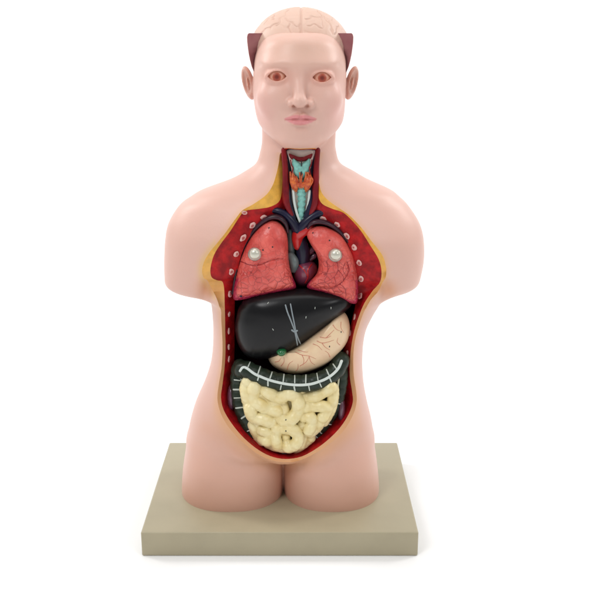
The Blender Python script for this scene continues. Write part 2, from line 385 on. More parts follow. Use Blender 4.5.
def head_f(x,y,z):
    f=gH(x,y,z)
    E=lambda px,py,Y,r: ell(x,y,z,w(px,py,Y),r)
    # brow, cheekbones, chin, muzzle
    f=smin(f,E(299,65,.0660,(.044,.020,.009)),.014)
    for s,ex in ((-1,277),(1,322)):
        f=smin(f,E(299.5+s*25,99,.0655,(.020,.016,.018)),.024)
    f=smin(f,E(300,139,.064,(.020,.014,.012)),.012)
    f=smin(f,E(300.5,118,.062,(.026,.017,.018)),.012)
    # eye sockets
    f=smax(f,-E(278,76,.036,(.0190,.0155,.0115)),.010)
    f=smax(f,-E(321,77,.036,(.0190,.0155,.0115)),.010)
    # nose
    f=smin(f,caps(x,y,z,w(298.5,74,.0525),w(299.5,100,.0375),.0058,.0078),.011)
    f=smin(f,E(300,101.5,.0365,(.0080,.0085,.0070)),.006)
    for s in (-1,1): f=smin(f,E(300.5+s*9.6,103.0,.0455,(.0050,.0085,.0052)),.005)
    # lids: soft bulges round the eyeballs
    for ex,ey in ((277,76.5),(322,77.5)):
        c=w(ex,ey,.0585)
        f=smin(f,ell(x,y,z,c,(.0155,.0125,.0112)),.004)
        LP=[w(ex+11.5*math.sin(t),ey+1.5-6.8*math.cos(t),.0560-.0075*math.cos(t)) for t in (-1.5,-.9,-.3,.3,.9,1.5)]
        ld=caps(x,y,z,LP[0],LP[1],.0011,.0013)
        for i_ in range(1,5): ld=np.minimum(ld,caps(x,y,z,LP[i_],LP[i_+1],.0013,.0013))
        f=smin(f,ld,.004)
        # almond opening
        c0=w(ex,ey,.05); X=(x-c0[0])/.0120; 
        hh=np.where(z>c0[2],.0068,.0056); Z=(z-c0[2])/hh
        al=np.maximum(np.abs(Z)-(1-np.clip(np.abs(X),0,1.2)**2.4),-1)*.0045
        al=np.maximum(al,(np.abs(X)-1)*.0120)
        al=np.maximum(al,y-.060)
        f=smax(f,-al,.0024)
    # nostrils
    for s in (-1,1): f=smax(f,-E(300.5+s*6.2,106.0,.0415,(.0026,.0046,.0030)),.002)
    # philtrum + lips
    f=smax(f,-E(300.5,111,.040,(.0020,.0044,.0050)),.004)
    for s in (-1,1): f=smin(f,caps(x,y,z,w(300.5+s*3.4,116.6,.0430),w(300.5+s*14,118.9,.0490),.0044,.0018),.0025)
    f=smin(f,caps(x,y,z,w(295,122.4,.0440),w(306,122.4,.0440),.0050,.0050),.004)
    f=smin(f,caps(x,y,z,w(287.5,121,.0490),w(313.5,121,.0490),.0028,.0028),.005)
    f=smax(f,-np.minimum(caps(x,y,z,w(300.5,119.5,.0385),w(285.5,119.9,.0460),.0014,.0009),caps(x,y,z,w(300.5,119.5,.0385),w(315.5,119.9,.0460),.0014,.0009)),.0022)
    f=smax(f,-E(300.5,128,.040,(.010,.006,.0026)),.006)
    # ears
    for s,ex in ((-1,248.5),(1,351.5)):
        c=w(ex,83,.128); x_=x; x=x-s*(z-c[2])*.16
        th=s*.15; X=(x-c[0])*math.cos(th)+(y-c[1])*math.sin(th); Y=-(x-c[0])*math.sin(th)+(y-c[1])*math.cos(th); Z=z-c[2]-(x-c[0])*s*.35
        e=ell(X,Y,Z,(0,0,0),(.0082,.0150,.0225))
        i=ell(X,Y,Z,(s*.0010,-.0150,.002),(.0060,.0115,.0178))
        e=smax(e,-i,.0022); e=smin(e,ell(X,Y,Z,(-s*.0005,-.006,-.001),(.0016,.006,.0095)),.002)
        f=smin(f,e,.003); x=x_
    # flat cut top where the brain comes out
    f=smax(f,z-ZCUT,.016)
    return f

# sizes of the voxel grid (finer towards the head)
zs=np.concatenate([np.arange(-.0085,ZCH-.012,.0028),np.arange(ZCH-.012,ZCUT+.02,.0012)])
xs=np.arange(-.20,.235,.0022); ys=np.arange(.012,.26,.0020)
E_SPLIT=ZCH-.012
def build_body():
    # one grid: x and y fine only where the head is
    hx=P(300,80,.12)[0]
    xs=np.concatenate([np.arange(-.195,hx-.082,.0024),np.arange(hx-.082,hx+.082,.0012),np.arange(hx+.082,.235,.0024)])
    return surf_net(body_f,xs,np.arange(.020,.262,.0016),zs,iters=5)
v,q=build_body()
print('body verts',len(v))

# ---------------------------------------------------------------- the opening: traced rim (skin edge, fat edge, muscle inner edge)
RIM = [ # skin edge        red outer edge   inner edge
 (281,149, 282,149.6, 285.5,150),(300,148.6, 300,149.2, 300,150),(320,149, 319,149.6, 315.5,150),
 (318.8,160, 317.8,160, 313.5,160),(318,172, 316.8,172, 312,172),(319.5,184, 317.3,185, 311.5,186),(322.5,193, 318.5,196.5, 311.5,198),
 (329,200.5, 322.5,204, 313,209),(341,209, 333,209, 319,217.5),(350,215.5, 343,212.5, 329,223.5),(357,222.5, 352,220.5, 338.5,231),(364.5,231, 361,231, 346,241),
 (373,243, 370,245, 351.5,253),(383.5,256, 378.5,259, 355,267),(386.3,269, 381.5,271, 356.5,281),(384.8,281, 380,282, 356.5,292),(379,290.5, 372.5,291, 355.5,303),
 (370,301, 364.5,303, 354,311),(363,315, 359,316, 351.5,322),(358,330, 354.5,330, 348,334),(354.5,345, 351.5,345, 343.5,347),(353.5,360, 350,360, 341.5,361),
 (354,376, 349.8,376, 341,376),(356.5,391, 352,391, 342,390),(357,403, 352.8,402, 341,402),(353,416, 348.5,414.5, 336,413),(345,429, 340.5,427, 328,424),
 (334,440.5, 329.5,438.5, 319,434.5),(320,451, 316.5,448.5, 308,443.5),(303,459.5, 301.5,456.5, 297,450),(285,462.5, 285.5,459, 285,452.5),
 (268,459, 270,456, 273,449.5),(252,450.5, 255,447.5, 260,442),(238,438, 241.5,435.5, 249,430.5),(227,425, 231,422.5, 240,418.5),(219.5,411, 223.5,409.5, 234,407),
 (217,398, 221,397.5, 232,396),(218.5,384, 222.5,384, 233,383),(221.3,368, 224.5,368, 234,367),(222.3,350, 225.5,350, 234.5,350),(221.8,332, 225.2,332, 234.5,332),
 (220.5,315, 225,315, 234.5,316),(218,302, 224.6,303, 234.8,304),(212,289.5, 224.3,291, 235,293),(205.5,283.5, 222.5,281.8, 235.5,282),(203,278.5, 217,280.3, 236,278),(201.5,273, 211.5,277, 237,274),
 (202.5,263, 210.5,268, 239,264),(209,252.5, 214,255, 242,253),(217,243, 221,243.5, 246,243),(226.5,231, 230,231.5, 252,233.5),(236,217.5, 238.5,218.5, 259,226),
 (243,209.5, 245,211, 267,220.5),(254,203.5, 259,208.8, 276,216.5),(265,195.5, 271,206.5, 284.5,210),(272,185.5, 280,200, 287,198),(276,173, 282.3,184, 288,184),(279,160, 282.5,166, 288.5,167)]
RIM=np.array(RIM)
loopA=crom(RIM[:,0:2],4,True); loopR=crom(RIM[:,2:4],4,True); loopB=crom(RIM[:,4:6],4,True)
me0=np_mesh(v,q); bv=bvh_of(me0)
ysA=[]
for a in loopA:
    h=ray(bv,a[0],a[1]); ysA.append(min(h[0].y if h[0] else .115,.115))
ysA=np.array(ysA)
for _ in range(6): ysA=(np.roll(ysA,1)+ysA*2+np.roll(ysA,-1))/4
neck=np.clip((205-loopB[:,1])/20,0,1)
nr=np.clip(1-neck,0,1)
pel=np.clip((loopB[:,1]-370)/40,0,1)
ysR=ysA+.0035
ysB=ysA+.004+.010*nr+.016*pel+.010*np.clip((loopB[:,1]-285)/20,0,1)*(1-pel)
for _ in range(8): ysB=(np.roll(ysB,1)+ysB*2+np.roll(ysB,-1))/4
nL=len(loopA)
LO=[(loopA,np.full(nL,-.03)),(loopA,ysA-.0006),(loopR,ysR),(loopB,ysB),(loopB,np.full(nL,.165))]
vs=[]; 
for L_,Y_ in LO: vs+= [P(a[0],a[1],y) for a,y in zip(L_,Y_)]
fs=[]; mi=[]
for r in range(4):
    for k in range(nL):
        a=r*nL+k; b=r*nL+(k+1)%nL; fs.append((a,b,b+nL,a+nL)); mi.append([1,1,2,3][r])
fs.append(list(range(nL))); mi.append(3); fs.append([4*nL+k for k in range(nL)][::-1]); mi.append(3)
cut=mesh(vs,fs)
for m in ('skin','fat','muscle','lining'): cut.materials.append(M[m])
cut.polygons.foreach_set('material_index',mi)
fix_normals(cut)
for m in ('skin','fat','muscle','lining'): me0.materials.append(M[m])
me0.polygons.foreach_set('material_index',[0]*len(me0.polygons))
fix_normals(me0)
tb=bpy.data.objects.new('tmp_body',me0); C.objects.link(tb); tcut=bpy.data.objects.new('tmp_cut',cut); C.objects.link(tcut)
md=tb.modifiers.new('b','BOOLEAN'); md.operation='DIFFERENCE'; md.object=tcut; md.solver='EXACT'
bpy.context.view_layer.update()
dg=bpy.context.evaluated_depsgraph_get()
res=bpy.data.meshes.new_from_object(tb.evaluated_get(dg))
bpy.data.objects.remove(tb); bpy.data.objects.remove(tcut)
def paint_skin(me):
    n=len(me.vertices); v=np.empty(n*3,np.float32); me.vertices.foreach_get('co',v); v=v.reshape(-1,3).astype(float)
    px,py=unproj(v[:,0],v[:,1],v[:,2])
    def g2(cx,cy,sx,sy): return np.exp(-((px-cx)/sx)**2-((py-cy)/sy)**2)
    front=np.clip((.12-v[:,1])/.03,0,1)
    col=np.tile(SKIN,(n,1))
    def blend(c,a):
        nonlocal col
        a=np.clip(a,0,1)[:,None]; col=col*(1-a)+np.array(c)*a
    # paint: airbrushed orange near rim, groin, armpits, ears; painted shade in creases, armpits, thighs; pink lips
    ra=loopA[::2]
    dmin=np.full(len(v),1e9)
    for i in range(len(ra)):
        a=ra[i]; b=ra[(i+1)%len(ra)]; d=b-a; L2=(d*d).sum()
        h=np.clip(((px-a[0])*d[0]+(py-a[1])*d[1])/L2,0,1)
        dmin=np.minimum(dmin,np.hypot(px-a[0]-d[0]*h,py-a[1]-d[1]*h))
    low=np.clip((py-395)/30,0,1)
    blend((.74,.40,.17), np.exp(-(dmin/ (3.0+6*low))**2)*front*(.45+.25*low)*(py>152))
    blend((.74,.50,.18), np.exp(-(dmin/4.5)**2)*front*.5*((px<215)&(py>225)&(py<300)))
    def seg(a,b,wd):
        a=np.array(a,float); b=np.array(b,float); d=b-a; h=np.clip(((px-a[0])*d[0]+(py-a[1])*d[1])/(d*d).sum(),0,1)
        return np.exp(-(np.hypot(px-a[0]-d[0]*h,py-a[1]-d[1]*h)/wd)**2)
    blend((.66,.34,.20), np.maximum(seg((206,428),(262,466),8),seg((358,428),(305,466),8))*front*.30)  # groin folds: airbrushed orange with the fold shading painted in
    blend((.55,.22,.11), np.exp(-((px-284)/7)**2)*np.clip((py-463)/8,0,1)*front*.7)  # shade painted into the crease between the thighs
    blend((.60,.31,.20), np.clip((py-390)/90,0,1)*front*.50)  # painted shading: browner and darker down the lower belly and thighs
    blend((.64,.27,.10), np.maximum(g2(205,289,10,10),g2(388,290,10,9))*.55)  # armpits: airbrushed orange plus the shade of the pocket painted in
    # face
    hd=py<150
    blend((.72,.33,.25), np.maximum(g2(277,76.5,15,8.5),g2(322,77.5,15,8.5))*front*.62*hd)
    blend((.70,.46,.33), g2(300,50,42,16)*front*.35*hd)
    blend((.86,.42,.40), np.maximum(g2(262,112,12,20),g2(338,112,12,20))*.30*hd)
    lipx=np.abs(px-300.5)/16.2
    top=113.9+4.0*lipx**2+1.0*np.exp(-(lipx/.14)**2); bot=126.0-6.0*lipx**2
    lip=np.clip((py-top)/1.3,0,1)*np.clip((bot-py)/1.6,0,1)*(lipx<1.05)
    blend((.70,.25,.26), lip*front*.9*hd)
    blend((.40,.10,.08), np.exp(-((py-119.7-.4*lipx**2)/.8)**2)*(lipx<.98)*front*.45*hd)
    blend((.42,.15,.09), np.maximum(g2(293.2,106.3,2.4,1.5),g2(307.6,106.3,2.4,1.5))*.6*hd)
    blend((.62,.26,.14), np.maximum(np.exp(-((px-248.8)/2.2)**2-((py-80)/9)**2),np.exp(-((px-351.2)/2.2)**2-((py-80)/9)**2))*.30*hd)

    if 'paint' in me.attributes: me.attributes.remove(me.attributes['paint'])
    at=me.attributes.new('paint','FLOAT_COLOR','POINT'); at.data.foreach_set('color',np.concatenate([col,np.ones((n,1))],1).astype(np.float32).ravel())
def split(me,k):
    bm=bmesh.new(); bm.from_mesh(me)
    bmesh.ops.delete(bm,geom=[f for f in bm.faces if f.material_index!=k],context='FACES')
    for f in bm.faces: f.material_index=0
    o=bpy.data.meshes.new('s'); bm.to_mesh(o); bm.free(); return o
print('boolean result', len(res.vertices))
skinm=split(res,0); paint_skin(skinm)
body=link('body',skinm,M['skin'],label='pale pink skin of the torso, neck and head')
fatm=split(res,1); musm=split(res,2)
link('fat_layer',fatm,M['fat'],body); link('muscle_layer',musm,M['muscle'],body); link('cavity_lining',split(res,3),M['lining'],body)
body.data.set_sharp_from_angle(angle=math.radians(50))
musbv=bvh_of(musm)
for ex,ey in ((277,76.5),(322,77.5)):
    e=ball((0,0,0),(.0140,.0140,.0140),4); o=link('eye',e,M['eye'],body)
    c=w(ex,ey,.0640); o.location=tuple(c)
    # body's own origin stands at -root offset, so its children share world coordinates
# ---------------------------------------------------------------- rib ends in the cut wall
RIBS=[(244,212.5,20),(279,214.5,0),(264,217.5,-10),(252.4,225.5,-35),(243,238,-55),(236.3,254,-65),(231.5,272,-80),(230,294,-88),(229.3,314,-90),(229,331,-90),(229,347,-90),(229,359,-90),
      (346,214,-20),(323,219,8),(337,224.5,35),(347,236,50),(354,247.5,60),(359,263,75),(361,279,88),(360,296,100),(354.5,317,105),(350,333,100),(347,353,95),(345.5,365,92)]
for x,y,a in RIBS:
    h=ray(musbv,x,y); Y=(h[0].y if h[0] else (ysA.mean()+.008)); 
    n=h[1] if h[0] else Vector((0,-1,0))
    if n.y>0: n=-n
    small=y>300 
    q_=random.uniform(.92,1.2); L_,W_=(.0050*q_,.0037) if not small else (.0044*q_,.0026)
    if (x,y) in ((244,212.5),(346,214)): L_,W_=.0050,.0030
    b=ball((0,0,0),(L_,.0012,W_),3); b2=ball((0,-.0009,0),(L_*.55,.0006,W_*.5),2)
    for v_ in b.vertices: v_.co*=1+.28*noise.noise(v_.co*260+Vector((x,y,0)))
    for v_ in b2.vertices: v_.co=Vector((v_.co.x,v_.co.y,v_.co.z))*(1+.3*noise.noise(v_.co*300+Vector((y,x,0))))+Vector((random.uniform(-.0003,.0003)*0,0,0))
    r=Vector((0,-1,0)).rotation_difference(n).to_matrix().to_4x4()
    import mathutils
    r=r@mathutils.Matrix.Rotation(math.radians(a),4,'Y')
    for m_ in (b,b2): m_.transform(r); m_.transform(mathutils.Matrix.Translation(V(x,y,Y-.0011)))
    o=link('rib_end',b,M['bone']); link('marrow',b2,M['marrow'],o)

# ---------------------------------------------------------------- lungs
LL=[(274,220),(281,223.5),(286,231),(288,242),(288.3,254),(289.3,264),(292,275),(295.6,284),(294.5,289),(280,292.5),(260,296.5),(241,300),(234,299.5),(233.4,292),(236,278),(240,262),(245,248),(252.5,235),(261,225.5),(268,221)]
LR=[(316,226),(324,226),(334,230),(342,236),(348.5,246),(353,256),(356,268),(357.8,281),(358.3,293),(357,302.5),(351,303.5),(339,299),(324,293.5),(311,290),(306.8,286.5),(310,281),(315,276),(318,270),(318.6,262),(316,253),(310.5,244),(307,236),(308.5,230)]
def lung(O,c,Yf,fiss,knob,dots,label):
    def bulge(x,y,s):
        d=1e9
        for i in range(len(fiss)-1):
            a=np.array(fiss[i],float); b=np.array(fiss[i+1],float); e=b-a; h=min(1,max(0,((x-a[0])*e[0]+(y-a[1])*e[1])/(e@e)))
            d=min(d,math.hypot(x-a[0]-e[0]*h,y-a[1]-e[1]*h))
        return .0022*math.exp(-(d/.9)**2)+.0012*math.exp(-(d/3)**2)
    me,S=pillow(O,Yf,.13,c,p=2.7,rings=46,n=8,bulge=bulge,attrs=True,q=Yf+.028)
    S=np.array(S); lo=np.clip((S[:,1]-235)/38,0.30,1)*.8; 
    a=me.attributes.new('lobe','FLOAT','POINT'); a.data.foreach_set('value',lo.astype(np.float32))
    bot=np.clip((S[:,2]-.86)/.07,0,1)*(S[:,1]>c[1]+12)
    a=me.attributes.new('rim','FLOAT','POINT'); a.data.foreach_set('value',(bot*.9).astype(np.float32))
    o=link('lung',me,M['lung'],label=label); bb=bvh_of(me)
    h=ray(bb,*knob); yk=h[0].y
    col_=ball(V(knob[0]-.3,knob[1]+.6,yk-.001),(.0096,.0035,.0096),3); link('knob_collar',col_,M['steel'],o)
    kb=ball(V(knob[0],knob[1],yk-.006),(.0080,.0066,.0080),4); link('knob',kb,M['knob'],o)
    nk=ball(V(knob[0],knob[1],yk-.0125),(.0024,.0010,.0024),2)
    for d in dots:
        h=ray(bb,d[0],d[1]); link('number_mark',ball(h[0],(.0012,.0006,.0012),2),M['dark'],o)
    return o,bb
FL=[(241,261.5),(247,264),(254,265.5),(262,264),(270,260.5),(280,258.7),(289,259.5)]
FR=[(347,262),(349,270),(346,277),(340,284),(330,288.5),(318,288)]
lungL,bL=lung(LL,(267,266),.058,FL,(255,253.6),[(269,228),(272.6,247),(263,250)],'smaller wedge-shaped pink-red lung with a horizontal fissure, on the left')
lungR,bR=lung(LR,(334,268),.058,FR,(335.6,254.6),[(329.5,240.5),(313,233)],'pink-red lung with a hollow inner edge round the heart, on the right')
def surf_lines(bb,lines,rad,m,name,parent,off=.0001,n=4):
    ms=[]
    for L_ in lines:
        pts=[]
        for p_ in crom(L_,n):
            h=ray(bb,p_[0],p_[1])
            if h[0]: pts.append(h[0]+Vector((0,-off,0)))
        if len(pts)>1:
            k=len(pts); ms.append(tube(pts,[rad*(1-.65*i/k) for i in range(k)],6))
    return link(name,join(ms),m,parent)
M['lungline']=mat('lung_line',(.26,.012,.02),.4)
surf_lines(bL,[FL],.0007,M['lungline'],'fissure_line',lungL,off=-.0002)
surf_lines(bR,[FR,[(337,262),(338,270),(334,277),(326,282)],[(338,270),(343,276),(344,282)],[(345,263),(343,270),(346,276)],[(327,262),(328,271),(324,277)],[(334,277),(336,284),(333,291)],[(340,284),(345,289),(346,296)],[(326,282),(320,283),(315,286)]],.00055,M['lungline'],'fissure_line',lungR,off=-.0001)
link('number_mark',ball(ray(bL,241,296)[0],(.0020,.0008,.0020),2),M['navy'],lungL)

# ---------------------------------------------------------------- between the lungs
def T(pts,r,Y,seg=14,n=6,flat=1):
    """tube through (px,py[,Y]) points"""
    A=crom([(a[0],a[1],(a[2] if len(a)>2 else Y)) for a in pts],n)
    rr=r
    if hasattr(r,'__len__'): rr=list(crom([(x,) for x in r],n)[:,0])
    return tube([P(a[0],a[1],a[2]) for a in A],rr,seg,flat)
ht=pillow([(297,263),(303,260),(310,260),(316,264),(318,272),(314,281),(306,287),(298,286),(293,278),(293,270)],.080,.14,(305,273),p=2.1,rings=20)
link('heart',ht,M['heart'])
hb=bvh_of(ht)
for cl_ in ([(299,265),(304,270),(308,277)],[(312,264),(308,270),(308,277),(305,283)]):
    A_=[h_[0] for h_ in (ray(hb,*p_) for p_ in crom(cl_,4)) if h_[0]]
    if len(A_)>2: link('coronary_vessel',tube(A_,.0008,8),M['red'],bpy.data.objects['heart'])
link('aorta',T([(297.5,246,.092),(297.5,237,.088),(301,231.5,.084),(308,228.5,.086),(314,229,.094)],[.006,.0085,.0092,.0085,.007],.09),M['red'])
link('vena_cava',join([T([(292,222,.086),(296,231,.088),(300.5,241,.094),(303,252,.096),(303,266,.1)],[.0055,.006,.0085,.010,.010],.09)]),M['navy'])
link('bronchus',join([T([(290.5,232,.10),(291,244,.10),(291.5,254,.10)],.0052,.1),T([(291,256,.092),(294,262,.090),(294,269,.094)],[.006,.0072,.006],.1)]),M['greyblue'])
link('pulmonary_vein',join([T([(312,250,.10),(307,254,.098),(305,258,.1)],.0045,.1),T([(314,256,.1),(309,260,.1)],.004,.1)]),M['purple'])
for pts,r in (([(330,211,.086),(321,212.5,.082),(312,217,.080),(304,224,.080),(299,232,.082)],[.0038,.0052,.0058,.0062,.0065]),
              ([(270,210.5,.086),(278,211,.082),(286,215,.080),(292,221,.080),(297,229,.082)],[.0035,.0048,.0052,.0056,.0065]),
              ([(286.5,152,.094),(288,170,.092),(288.5,190,.088),(289,205,.084),(292,219,.082)],[.0034,.0038,.0040,.0048,.0056]),
              ([(313.5,152,.094),(311.5,170,.092),(311,190,.088),(310.5,205,.084),(307,218,.082)],[.0034,.0038,.0040,.0048,.0056])):
    link('vein',T(pts,r,.08),M['navy'])
# dark membrane over the lungs' tops
M['pleura']=mat('pleura',(.045,.014,.026),.3,spec=.4,var=.4,vscale=60)
for pts in ([(288,232,.078),(285.5,223,.076),(279,217.5,.075),(270,217.5,.076),(260,224,.078),(251,234,.080),(244,247,.082),(238.5,262,.084),(235,279,.086),(233,293,.09)],
            [(307,229,.080),(311,223.5,.077),(318,221.5,.076),(328,223.5,.076),(338,230,.078),(347,240,.080),(353,252,.082),(357,265,.084),(359,280,.086)]):
    link('pleura',T(pts,[.0018,.0032,.0036,.0034,.0030,.0026,.0024,.0022,.0022,.002][:len(pts)],.08,flat=1.6),M['pleura'])
# ---------------------------------------------------------------- throat
def plate(outline,Yf,Yb,m,name,c=None,n=5,p=4.,parent=None):
    O=np.array(outline,float); c=c or O.mean(0)
    return link(name,pillow(outline,Yf,Yb,c,p=p,rings=12,n=n),m,parent)
plate([(287.5,149.5),(300,148.5),(314,149.5),(313.5,158),(311,168),(310,180),(311.5,192),(309,205),(302.5,222),(299,222),(293.5,206),(290.5,192),(292,180),(291,168),(288.5,158)],.0875,.100,M['cream'],'throat_plate',c=(301,180),p=5)
for s in (-1,1):
    X=lambda a:300.8+s*a
    link('neck_muscle',T([(X(17),150,.087),(X(15.5),168,.085),(X(15),185,.082),(X(14.5),202,.080),(X(9),215,.080)],[.0036,.0040,.0046,.0046,.003],.085),M['maroon'])
plate([(289,153.5),(295,156),(301,157),(307,156),(312.5,153.5),(311,158.5),(306,160.5),(301,161.5),(295.5,160.5),(290.5,158.5)],.0845,.091,M['maroon'],'hyoid_muscle',c=(301,158))
th=plate([(293,158.5),(297,161),(301,163),(305.5,161),(309.5,158.5),(310.5,166),(308,173),(304.5,178),(301,179),(297.5,178),(294,173),(292,166)],.0800,.091,M['teal'],'thyroid_cartilage',c=(301,169),p=2.5)
link('cartilage_notch',join([T([(301.4,161,.0795),(301.4,166,.0785)],.0008,.08,8),T([(301.4,172,.0785),(301.4,176,.0795)],.0009,.08,8)]),M['dark'],th)
link('thyroid_artery',join([T([(290.5,160,.083),(291.5,165,.082),(293,168,.081),(292,174,.081),(294,178,.080)],.0008,.08,8),T([(312,160,.083),(311,165,.082),(309.5,168,.081),(310,174,.081),(307.5,178,.080)],.0008,.08,8)]),M['maroon'])
tg=[]
for s in (-1,1):
    X=lambda a:301+s*a
    tg.append(T([(X(8.5),174,.084),(X(7.5),180,.080),(X(6),186,.081),(X(5),190,.084)],[.0022,.0056,.0052,.0028],.08))
    for k in range(8):
        a=random.uniform(1,11); tg.append(T([(X(a),175+random.uniform(-3,3),.080),(X(a+random.uniform(-2,2)),181,.0765),(X(a*.8),188,.0785)],.0010,.08,6))
tg.append(T([(295,183,.081),(301,185,.079),(307,183,.081)],.004,.08))
link('thyroid_gland',join(tg),M['thyroid'])
tr=[]
A=crom([(301.5,186,.086),(301.6,200,.086),(301,218,.086)],14)
rr=[(.0068-.0028*(i/(len(A)-1)))*(1+.16*math.sin(i*2*math.pi/4)) for i in range(len(A))]
trac=link('trachea',tube([P(*a) for a in A],rr,20),M['teal'])
for s in (-1,1):
    X=lambda a:301.4+s*a
    link('trachea_border',T([(X(8.2),191,.0835),(X(7.0),203,.083),(X(4.3),214,.083),(X(1.2),222,.083)],.0019,.08,8),M['white'],trac)

# ---------------------------------------------------------------- belly organs
LIV=[(236.5,316),(235,328),(237,341),(242,351.5),(249,357.5),(258,359.5),(268,358.8),(277,358.5),(285,355.5),(297,348.8),(313,338),(330,325.5),(344,313.5),(352,304),(349,295),(330,290),(305,288),(275,290),(250,296),(240,305)]
liv=pillow(LIV,.052,.14,(283,324),p=2.5,rings=44,n=8,q=.095)
livo=link('liver',liv,M['liver']); bV=bvh_of(liv)
def srf(bb,x,y,off=0): h=ray(bb,x,y); return h[0]+Vector((0,-off,0))
link('ligament',join([tube([srf(bV,*p_,off=.0004) for p_ in crom([(285.5,305),(287.5,312),(291.5,322),(295,332),(297.5,345)],4)],.0011,8),
     tube([srf(bV,*p_,off=.0004) for p_ in crom([(290.5,304),(292,312),(294,322),(296.5,334),(300.5,344)],4)],.0010,8),
     tube([srf(bV,*p_,off=.0006) for p_ in crom([(292,330),(294.5,331.5),(297,330.5)],4)],.0014,8)]),M['grey'],livo)
for x,y,a in ((273,329.5,-30),(306,317.3,10),(315,308,5),(331,308,0),(268,303,40)):
    p=srf(bV,x,y,.0002); d=Vector((math.sin(math.radians(a)),0,math.cos(math.radians(a))))*.0017
    link('number_mark',tube([p-d*.7,p+d*.7],.00045,6),M['offwhite'],livo)
gb=ball(V(281.5,351.5,.066),(.0072,.010,.0062),4); gbb=bvh_of(gb); link('gallbladder',gb,M['green'],livo)
STO=[(344.3,312.5),(348.5,319),(350,330),(347,342),(339,353),(328,363),(314,370),(300,373.5),(288,373),(278,369.5),(271,364),(268.5,358),(272,354),(283,352),(297,345),(313,333),(330,320),(338,313.5)]
sto=pillow(STO,.060,.13,(312,352),p=2.3,rings=40,n=8,q=.095)
stoo=link('stomach',sto,M['stomach']); bS=bvh_of(sto)
VES=[[(295,352),(302,355),(309,356),(316,359)],[(302,355),(304,360),(303,365)],[(309,356),(311,362),(315,365)],[(298,350),(305,352),(308,352)],[(300,366),(306,362),(309,357)],
     [(317,341),(322,343),(328,342),(334,340)],[(322,343),(325,347),(330,350)],[(320,337),(326,338),(331,336)],[(326,338),(331,333),(334,330)],[(313,344),(318,346),(322,350)],
     [(281,366),(284,362),(284,357)],[(287,370),(289,364),(293,361)],[(333,325),(336,329),(340,331)],[(341,322),(341,328),(344,333)],[(296,371),(298,368),(298,364)],[(275,362),(279,361),(281,358)],[(330,357),(328,353),(325,351)],[(340,345),(337,342),(338,338)]]
surf_lines(bS,VES,.00050,M['vessel'],'fine_vessel',stoo)
for x,y in ((341,332),(329.5,346.5)): link('number_mark',ball(srf(bS,x,y),(.0009,.0005,.0016),2),M['dark'],stoo)
# colon: dark green tube with haustra, white bands and ticks
def colon(pts,r,n,hz=.0125,name='large_intestine',amp=.07):
    A=crom(pts,n); Wp=np.array([P(*a) for a in A]); s=np.concatenate([[0],np.cumsum(np.linalg.norm(np.diff(Wp,axis=0),axis=1))])
    ss=np.linspace(0,s[-1],int(s[-1]/.0012)); Wp=np.stack([np.interp(ss,s,Wp[:,k]) for k in range(3)],1)
    rr=[r*(1-amp+amp*abs(math.sin(math.pi*x/hz))**.6*1.4) for x in ss]
    me=tube(Wp,rr,28); return me
COL=[(241,372,.088),(245,369,.080),(255,373.5,.074),(270,379.5,.071),(290,383.3,.070),(310,382.8,.071),(325,378,.075),(336,370,.082),(341,360,.090)]
me=colon(COL,.0128,10); co=link('transverse_colon',me,M['colon']); bC=bvh_of(me)
ASC=[(240,366,.094),(238.5,376,.092),(238.5,389,.090),(240,402,.088),(244.5,415,.086),(250,426,.085),(255.5,434,.088)]
me=colon(ASC,.0118,10); ca=link('ascending_colon',me,M['colon']); bA=bvh_of(me)
DES=[(341,362,.096),(341.5,378,.095),(339,394,.094),(334,408,.092),(326,421,.092),(316,432,.094),(305,440,.098)]
me=colon(DES,.0095,10); cd=link('descending_colon',me,M['colon']); bD=bvh_of(me)
def band(bb,pts,r,m,name,par,off=.0002,flat=.5):
    A=[]
    for p_ in crom(pts,5):
        h=ray(bb,*p_)
        if h[0]: A.append(h[0]+Vector((0,-off,0)))
    return link(name,tube(A,r,10,flat),m,par)
band(bC,[(240.2,371),(243,367.5),(247,368.3),(254,373.5),(262,377.2),(270,380.2),(280,382.8),(290,384.5),(300,385),(310,384.2),(318,382),(326,378.8),(333,374),(338.5,368),(341.5,361)],.0021,M['white'],'taenia_band',co)
def tick(bb,a,b,par,r=.0009):
    r*=random.uniform(.8,1.45); j=lambda p_: (p_[0]+random.uniform(-.9,.9),p_[1]+random.uniform(-.6,.6)); a=j(a); b=j(b)
    A=[]
    for t in np.linspace(0,1,7):
        x=a[0]+(b[0]-a[0])*t; y=a[1]+(b[1]-a[1])*t; h=ray(bb,x,y)
        if h[0]: A.append(h[0])
    if len(A)>2: link('haustra_line',tube(A,r,8,.6),M['offwhite'],par)
for (a,b) in (((249.5,362.5),(248,367)),((260.5,366),(258.5,373.5)),((273,371),(270.5,378)),((284,374),(282.5,381.5)),((294.5,375),(294,383)),((305.5,375),(306,383)),((316,372),(318.5,380)),((325.5,369),(329,375)),((333,364),(337,369)),
              ((258,377),(257,380.5)),((268.5,382),(268,386)),((281,386),(280.5,390)),((295,387),(295,391)),((309,386.5),(309.5,390.5)),((320,383.5),(321.5,387.5)),((330,378),(332,382))): tick(bC,a,b,co)
for (a,b) in (((234,379.5),(241,380.5)),((234,389),(243,389.5)),((235,398.5),(244,398)),((236.5,408),(246,406.5)),((241,418),(249,414)),((247.5,431),(256,427.5))): tick(bA,a,b,ca,.0010)
for (a,b) in (((330,424),(331.5,425.5)),((321,432),(322.5,433.5)),((316,436),(317.5,437.5)),((338,403),(341,403.5))): tick(bD,a,b,cd,.0010)
link('taenia_band',T([(242,380,.0775),(239,376.5,.078),(238.8,371.5,.077),(241.5,368,.072),(245,367.6,.067)],.0010,.07,8),M['offwhite'],ca)
